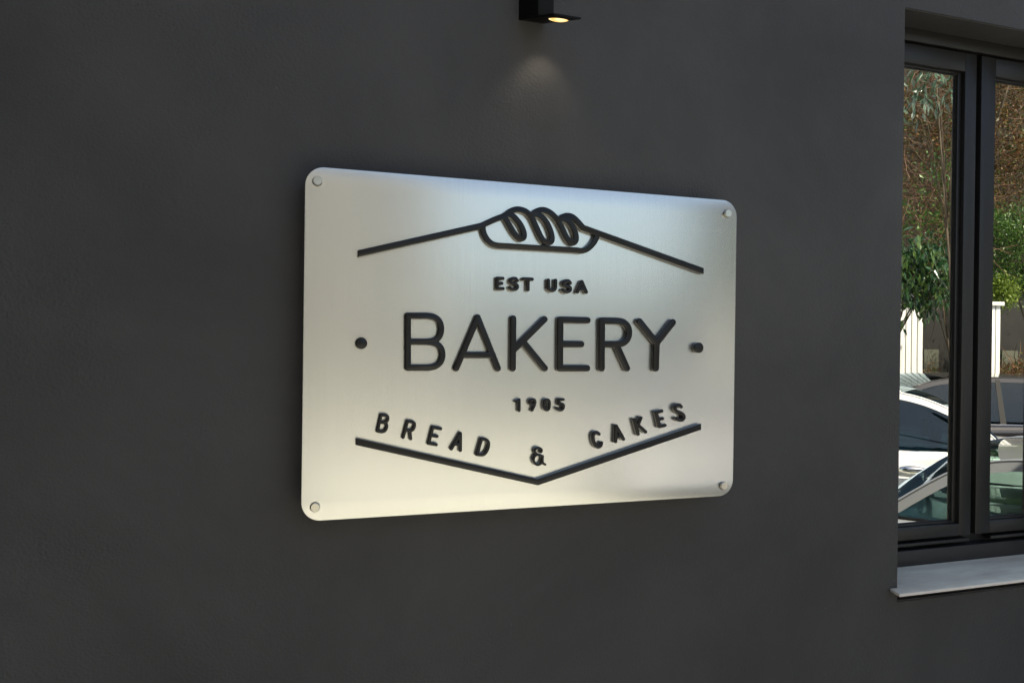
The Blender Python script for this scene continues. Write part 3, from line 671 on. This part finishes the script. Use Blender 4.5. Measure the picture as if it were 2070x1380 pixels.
    for s_ in (1,-1):
        for hx in sp['handles']:
            t=MB(); hz=sp['hz']; yy=s_*(hwm*.995)
            t.tube([(hx-.115,yy+s_*.004,hz-.004),(hx-.09,yy+s_*.022,hz),(hx-.03,yy+s_*.034,hz+.004),(hx+.04,yy+s_*.034,hz+.004),(hx+.09,yy+s_*.022,hz),(hx+.115,yy+s_*.002,hz-.004)],[.012,.028,.036,.036,.026,.010],10)
            t.build('door_handle',MT['chrome'] if sp.get('chrome',True) else paint,root,world=False)
        for dx in sp['seams']:
            t=MB(); t.tube([(dx,s_*(hwm*.965),zmin-.02),(dx+.01,s_*(hwm*.998),zmin-.12),(dx,s_*(hwm*.997),.55),(dx-.03,s_*(hwm*.99),.28)],.003,4); t.build('door_seam',MT['rubber'],root,world=False)
        if s_ in sp.get('mside',(1,-1)):
            t=MB(); t.tube([(sp['mirror'],s_*hwm*.9,zmin+.03),(sp['mirror'],s_*(hwm+.05),zmin+.06)],.02,8); t.tube([(sp['mirror']-.05,s_*(hwm+.12),zmin+.08),(sp['mirror'],s_*(hwm+.12),zmin+.085),(sp['mirror']+.07,s_*(hwm+.1),zmin+.085)],[.075,.08,.03],12); t.build('wing_mirror',paint,root,world=False)
        t=MB(); t.tube([(Lh-.03,s_*hwm*.6,.66),(Lh-.1,s_*hwm*.78,.68),(Lh-.25,s_*hwm*.93,.70)],[.05,.07,.03],10); t.build('headlight',MT['clearl'],root,world=False)
        t=MB(); t.tube([(-Lh+.02,s_*hwm*.6,.78),(-Lh+.06,s_*hwm*.78,.80),(-Lh+.22,s_*hwm*.92,.82)],[.04,.06,.03],10); t.build('tail_light',MT['redl'],root,world=False)
    for sx_ in sp['seats']:
        for sy_ in (.34,-.34):
            t=MB(); t.box((sx_-.25,sy_-.22,.38),(sx_+.25,sy_+.22,.55)); t.build('seat',MT['seat'],root,.04,world=False)
            t=MB(); t.add([(sx_-.28+a,sy_+b,z) for z,a0,a1 in ((.55,0,.12),(zmin+.0,-.12,-.02)) for a in (a0,a1) for b in (-.2,.2)],[(0,1,3,2),(4,6,7,5),(0,4,5,1),(2,3,7,6),(0,2,6,4),(1,5,7,3)]); t.build('seat_back',MT['seat'],root,.03,world=False)
            t=MB(); t.box((sx_-.42,sy_-.12,zmin+.03),(sx_-.34,sy_+.12,zmin+.19)); t.build('headrest',MT['seat'],root,.03,world=False)
    t=MB(); t.box((-Lh*.8,-hwm*.8,.28),(Lh*.8,hwm*.8,.36)); t.build('floor_pan',MT['rubber'],root,world=False)
    return root
def place(root, px, t, lx, hw, delta, front_left):
    """set the car so that the point lx of its near flank is met at photo column px, depth t, flank turned by delta from face-on"""
    q_=V(px,900,t); v=Vector((q_.x,2*GLY-q_.y,0))   # in mirrored space
    rt=R0*math.cos(delta)+Vector((FW.x,FW.y,0)).normalized()*math.sin(delta)
    away=Vector((-rt.y,rt.x,0)); 
    if away.dot(FW)<0: away=-away
    hd=-rt if front_left else rt
    c=v+away*hw-hd*lx
    root.location=(c.x,2*GLY-c.y,0.008); root.rotation_euler=(0,0,math.atan2(-hd.y,hd.x))
# white hatchback: rear end to the right
c1=make_car('white_car','white hatchback with a chrome oval door handle, mirrored in the left window pane',MT['wpaint'],dict(L=4.1,W=1.78,
  ztop=[(-2.05,.80),(-1.95,.98),(-1.2,.99),(0.9,.965),(1.0,.96),(1.75,.84),(2.05,.62)],
  roof=[(-1.62,.97),(-1.46,1.15),(-1.2,1.32),(-.85,1.435),(-.3,1.49),(.2,1.48),(.62,1.38),(1.0,1.17),(1.32,.97)],front_i=5,rear_i=3,
  pillars=[-.12],handles=[-.92,.05],hz=.835,glass='dglass',seams=[-.05,1.0],mirror=.95,seats=[-.75,.3]))
place(c1,1846,6.45,-.92,.89,R(-22),True)
c2=make_car('silver_car','low silver coupe nearest the building, mirrored low across both panes',MT['spaint'],dict(L=4.3,W=1.62,
  ztop=[(-2.15,.72),(-2.0,.93),(-1.2,.96),(0.7,.935),(.9,.93),(1.8,.80),(2.15,.60)],
  roof=[(-1.8,.94),(-1.4,1.10),(-.95,1.21),(-.5,1.265),(-.1,1.275),(.12,1.262),(.32,1.195),(.52,1.06),(.68,.93)],front_i=5,rear_i=3,
  pillars=[-.75],handles=[-.55],hz=.80,seams=[-.72,.6],mirror=.72,mside=(-1,),seats=[-.25],tumble=.82,chrome=False))
place(c2,1822,4.15,.55,.81,R(-36),True)
c3=make_car('black_car','black estate car parked behind the silver coupe, mirrored in the right pane',MT['bpaint'],dict(L=4.7,W=1.84,
  ztop=[(-2.35,.85),(-2.25,1.0),(-1.2,1.01),(0.9,.98),(1.1,.97),(2.0,.85),(2.35,.62)],
  roof=[(-2.15,.99),(-2.0,1.22),(-1.75,1.38),(-1.2,1.46),(-.3,1.49),(.3,1.47),(.7,1.37),(1.1,1.16),(1.45,.98)],front_i=5,rear_i=3,
  pillars=[-.2,-1.3],handles=[-1.0,.05],hz=.88,glass='dglass',seams=[-.1,1.05],mirror=1.05,seats=[-.8,.3]))
place(c3,2035,8.6,-.2,.92,R(-6),True)

# ------------------------------------------------------------------ things behind the cars (all seen mirrored)
def upright(name,label,cat,px0,px1,t,z1,mat,boards,thick=.35):
    a=V(px0,700,t); b_=V(px1,700,t); o=empty(name,((a.x+b_.x)/2,(a.y+b_.y)/2,0)); tag(o,label,cat,'white board-clad gate pillars')
    d=(b_-a); d.z=0; w=d.length; d.normalize(); nrm=Vector((-d.y,d.x,0))
    if nrm.dot(Vector((o.location.x,o.location.y,0))-Vector((0,0,0)))<0: nrm=-nrm
    mb=MB(); nb=boards
    for i in range(nb):
        g_=.006; s0=a+d*(w*i/nb+g_); s1=a+d*(w*(i+1)/nb-g_)
        pl_=[(s0.x,s0.y),(s1.x,s1.y),((s1+nrm*.02).x,(s1+nrm*.02).y),((s0+nrm*.02).x,(s0+nrm*.02).y)]
        mb.prism(pl_,.01,z1)
    mb.build('boards',mat,o,.003)
    mb=MB(); s0=a+nrm*.0205; s1=b_+nrm*.0205; s2=s1+nrm*thick; s3=s0+nrm*thick
    mb.prism([(s.x,s.y) for s in (s0,s1,s2,s3)],.01,z1-.01); mb.build('core',MT['gapm'],o)
    mb=MB(); s0=a-nrm*.03-d*.03; s1=b_-nrm*.03+d*.03; s2=s1+nrm*(thick+.08); s3=s0+nrm*(thick+.08)
    mb.prism([(s.x,s.y) for s in (s0,s1,s2,s3)],z1,z1+.05); mb.build('cap',mat,o,.004)
    return o
upright('gate_pillar','wide white pillar clad in upright boards behind the white hatchback','pillar',1760,1866,10.2,2.75,MT['white'],9)
upright('gate_pillar','narrow white pillar clad in upright boards behind the black estate car','pillar',1992,2022.5,10.2,2.36,MT['white'],3)
def wallbox(root,name,px0,px1,t0,t1,z0,z1,mat,thick=.2):
    a=V(px0,700,t0); b_=V(px1,700,t1); d=b_-a; d.z=0; d.normalize(); nrm=Vector((-d.y,d.x,0))
    if nrm.dot(a)<0: nrm=-nrm
    s=[a,b_,b_+nrm*thick,a+nrm*thick]; mb=MB(); mb.prism([(q_.x,q_.y) for q_ in s],z0,z1); return mb.build(name,mat,root,.004)
sh=empty('garden_shed',(V(1945,700,12.5).x,V(1945,700,12.5).y,0)); tag(sh,'dark timber shed with an olive door standing behind the pillars','shed')
wallbox(sh,'wall',1700,2250,12.5,12.5,.01,2.9,MT['shed'],2.0)
wallbox(sh,'door',1868,1899,12.46,12.46,.05,1.78,MT['olive'],.04)
wallbox(sh,'hatch',2026,2058,12.46,12.46,.6,1.78,MT['olive'],.04)
wallbox(sh,'roof',1680,2270,12.3,12.3,2.9,3.02,MT['roofm'],2.4)
bw=empty('courtyard_building',(V(1945,700,15).x,V(1945,700,15).y,0)); tag(bw,'tall weathered brown building behind the trees at the end of the forecourt','building')
wallbox(bw,'wall',1795,2500,15.5,16.0,.0,9.5,MT['brickd'],1.5); wallbox(bw,'roof',1785,2510,15.4,15.9,9.5,9.7,MT['roofm'],1.8)
# recycling boxes by the shed
o=empty('storage_box',(V(1896,820,11.3).x,V(1896,820,11.3).y,0)); tag(o,'blue and mustard painted box by the shed, beside the white hatchback','box')
wallbox(o,'blue_panel',1886,1901,11.3,11.3,.01,1.03,MT['blue'],.4); wallbox(o,'yellow_panel',1902,1915,11.3,11.3,.01,1.05,MT['yellow'],.4)
# wire fence
o=empty('wire_fence',(V(1900,700,11.8).x,V(1900,700,11.8).y,0)); tag(o,'low thin wire fence in front of the dark shed','fence')
def ln(px0,px1,t,z,r,nm,mt):
    a=V(px0,700,t);b_=V(px1,700,t); mb=MB(); mb.tube([(a.x,a.y,z),(b_.x,b_.y,z)],r,6); mb.build(nm,mt,o)
for z in (1.27,.95,.6,.25): ln(1867,2090,11.8,z,.006,'wire',MT['rim'])
for px in (1870,1930,1985,2028,2075):
    a=V(px,700,11.8); mb=MB(); mb.tube([(a.x,a.y,0.01),(a.x,a.y,1.3)],.015,8); mb.build('post',MT['rim'],o)

# ------------------------------------------------------------------ plants
def leafmesh(centres, size, droop=.3, asp=.42, outw=None, jitter=.35):
    """one folded, pointed leaf per centre"""
    n=len(centres); C=np.array(centres)
    az=RNG.uniform(0,2*np.pi,n); el=RNG.normal(-droop,.5,n)
    ax=np.stack([np.cos(az)*np.cos(el),np.sin(az)*np.cos(el),np.sin(el)],1)
    upv=np.array([0,0,1.])+RNG.normal(0,.45,(n,3)); sd=np.cross(ax,upv); sd/=np.linalg.norm(sd,axis=1)[:,None]; nr=np.cross(sd,ax)
    s=(size*RNG.uniform(1-jitter,1+jitter,n))[:,None]; w=s*asp*.5
    p0=C; p1=C+ax*s*.4+sd*w-nr*s*.04; p2=C+ax*s-nr*s*.16; p3=C+ax*s*.4-sd*w-nr*s*.04; pm=C+ax*s*.5-nr*s*.10
    v=np.stack([p0,p1,p2,p3,pm],1).reshape(-1,3)
    idx=np.arange(n)*5
    f=np.concatenate([np.stack([idx,idx+1,idx+4],1),np.stack([idx+1,idx+2,idx+4],1),np.stack([idx+2,idx+3,idx+4],1),np.stack([idx+3,idx,idx+4],1)])
    me=bpy.data.meshes.new('crown'); me.from_pydata(v.tolist(),[],f.tolist()); me.update(); return me
def clumps(c, r, n, k, spread):
    out=[]
    for i in range(k):
        d=RNG.normal(0,1,3); d/=np.linalg.norm(d); q_=np.array(c)+d*np.array(r)*RNG.uniform(.25,1)**.6
        m_=int(n/k*RNG.uniform(.5,1.5)); out+= (q_+RNG.normal(0,1,(m_,3))*spread*RNG.uniform(.6,1.3)).tolist()
    return out
def twigs(mb, c, r, n, length, rad, curl=.5, down=.2):
    for i in range(n):
        d=RNG.normal(0,1,3); d/=np.linalg.norm(d); p=np.array(c)+d*np.array(r)*RNG.uniform(.1,1)**.5
        v=RNG.normal(0,1,3); v[2]-=down; v/=np.linalg.norm(v); L=length*RNG.uniform(.4,1.4); pts=[p]
        bend=RNG.normal(0,curl,3)
        for s in range(4):
            v=v+bend*.35+RNG.normal(0,.12,3); v/=np.linalg.norm(v); p=p+v*L/4; pts.append(p)
        rr=rad*RNG.uniform(.5,1.6); mb.tube(pts,[rr,rr*.85,rr*.7,rr*.5,rr*.3],3,caps=False)
def tree(name,label,cat,base,h,crown_c,crown_r,leaves,leafsize,mat,tw=0,twl=.5,twr=.004,k=60,spread=.16,trunk=.12,group=None,asp=.42,droop=.3,twmat=None):
    o=empty(name,base); tag(o,label,cat,group)
    mb=MB(); bx,by,bz=base; cc=Vector(crown_c); b0=Vector(base)
    mid=b0.lerp(cc,.5)+Vector((.08,-.06,0)); mb.tube([b0,b0.lerp(mid,.5)+Vector((-.05,.04,0)),mid,cc],[trunk*1.25,trunk,trunk*.8,trunk*.35],10)
    for i in range(9):
        th=i*2.4; e_=Vector((math.cos(th)*crown_r[0]*.8,math.sin(th)*crown_r[1]*.8,random.uniform(-.2,.75)*crown_r[2])); s_=mid.lerp(cc,random.uniform(-.1,.6))
        mb.tube([s_,s_.lerp(cc+e_,.45)+Vector((0,0,.12)),cc+e_],[trunk*.4,trunk*.22,trunk*.07],6)
    mb.build('trunk',MT['bark'],o)
    if tw:
        mb=MB(); twigs(mb,crown_c,crown_r,tw,twl,twr); mb.build('twigs',twmat or MT['twig'],o)
    me=leafmesh(clumps(crown_c,crown_r,leaves,k,spread),leafsize,droop,asp); link('crown',me,mat,o,True)
    return o
c=V(1960,265,12.5)
tree('beech_tree','russet-leaved tree with a mass of dry curling twigs, tallest of the trees','tree',(*V(1958,700,12.3).xy,0),5,c,(1.6,1.2,2.0),26000,.055,MT['brownleaf'],tw=2300,twl=.42,twr=.0038,k=330,spread=.16,trunk=.16,asp=.5)
c=V(2075,505,10.9)
ev=tree('evergreen_tree','bright green small-leaved tree with lime new growth, filling the right pane above the cars','tree',(*V(2130,700,11.4).xy,0),3,c,(.72,.4,.70),16000,.042,MT['greenleaf'],tw=120,twl=.35,twr=.003,k=120,spread=.09,trunk=.035)
c=V(2022,590,10.6)
me=leafmesh(clumps(c,(.22,.24,.21),3800,28,.055),.038,.3,.42); link('new_growth',me,MT['lime'],ev,True)
c=V(1848,560,8.6)
tree('laurel_tree','glossy dark laurel with large drooping leaves above the wide white pillar','tree',(*V(1690,700,8.9).xy,0),3,c,(.44,.5,.33),2600,.10,MT['laurel'],tw=60,twl=.35,twr=.003,k=60,spread=.12,trunk=.025,droop=.9,asp=.36)
c=V(1893,170,7.4)
tree('magnolia_tree','tall magnolia with long leaves paled by painted sun glints at the top of the left pane','tree',(*V(1960,700,7.6).xy,0),5,c,(.26,.3,.26),190,.10,MT['glintleaf'],tw=30,twl=.25,twr=.003,k=16,spread=.09,trunk=.015,droop=.8,asp=.3)
c=V(1880,430,10.2)
tree('tangled_shrub','tall bare shrub of long arching pale twigs between the laurel and the shed','shrub',(*V(1960,700,10.4).xy,0),3,c,(.5,.5,.75),1500,.07,MT['greenleaf'],tw=200,twl=.8,twr=.005,k=24,spread=.14,trunk=.016)
c=V(1880,775,11.0)
tree('dry_shrub','thin dry shrub in front of the shed, left of the narrow pillar','shrub',(c.x,c.y,0),1.2,(c.x,c.y,c.z),(.16,.2,.28),350,.05,MT['brownleaf'],tw=120,twl=.4,twr=.004,k=12,spread=.07,trunk=.02,group='dry shrubs by the shed')
c=V(2050,765,10.6)
tree('dry_shrub','bushy golden-brown dry shrub behind the black estate car, right of the narrow pillar','shrub',(c.x,c.y,0),1.2,(c.x,c.y,c.z),(.28,.3,.22),1300,.05,MT['brownleaf'],tw=260,twl=.4,twr=.005,k=22,spread=.08,trunk=.02,group='dry shrubs by the shed')

# ------------------------------------------------------------------ across the forecourt (seen only as soft reflections in the steel)
def block(name,label,x0,x1,y0,y1,h,mat,rows,cols,g=None):
    o=empty(name,((x0+x1)/2,y1,0)); tag(o,label,'building',g)
    mb=MB(); mb.box((x0,y0,0),(x1,y1,h)); mb.build('wall',mat,o,.01)
    mb=MB(); mb.box((x0-.15,y0-.1,h),(x1+.15,y1+.2,h+.18)); mb.build('roof',MT['roofm'],o,.01)
    for r in range(rows):
        for c_ in range(cols):
            xx=x0+(x1-x0)*(c_+.5)/cols; zz=1.0+r*2.9
            mb=MB(); mb.box((xx-.55,y1-.02,zz),(xx+.55,y1+.03,zz+1.25)); mb.build('window',MT['darkwin'],o)
    return o
block('low_building','long low grey building across the forecourt',3.4,19,-19,-14,2.8,MT['opp'],1,5)
block('apartment_building','three-storey sand-coloured apartment block across the forecourt',-12,2.05,-22,-13.8,9,MT['opp2'],3,4)

# ------------------------------------------------------------------ light
EL,AZ=R(58),R(-4)
w=bpy.data.worlds.new('World'); scene.world=w; w.use_nodes=True; nt=w.node_tree
sk=nt.nodes.new('ShaderNodeTexSky'); sk.sky_type='NISHITA'; sk.sun_disc=False; sk.sun_elevation=EL; sk.sun_rotation=AZ; sk.air_density=1; sk.dust_density=2.5; sk.ozone_density=.6
nt.links.new(sk.outputs[0],nt.nodes['Background'].inputs[0]); nt.nodes['Background'].inputs[1].default_value=.15
sd=bpy.data.lights.new('sun','SUN'); sd.energy=4.2; sd.angle=R(.5); sd.color=(1,.95,.87)
so=bpy.data.objects.new('sun',sd); COL.objects.link(so)
sv=Vector((math.sin(AZ)*math.cos(EL),math.cos(AZ)*math.cos(EL),math.sin(EL))); so.rotation_euler=sv.to_track_quat('Z','Y').to_euler(); so.location=sv*20
scene.view_settings.view_transform='Standard'; scene.view_settings.look='None'; scene.view_settings.gamma=1; scene.view_settings.use_white_balance=True; scene.view_settings.white_balance_temperature=7350; scene.view_settings.white_balance_tint=10
scene.view_settings.exposure=.88
scene.cycles.use_denoising=True; scene.cycles.denoising_prefilter='ACCURATE'; scene.cycles.max_bounces=10; scene.cycles.transparent_max_bounces=16; scene.cycles.sample_clamp_indirect=6
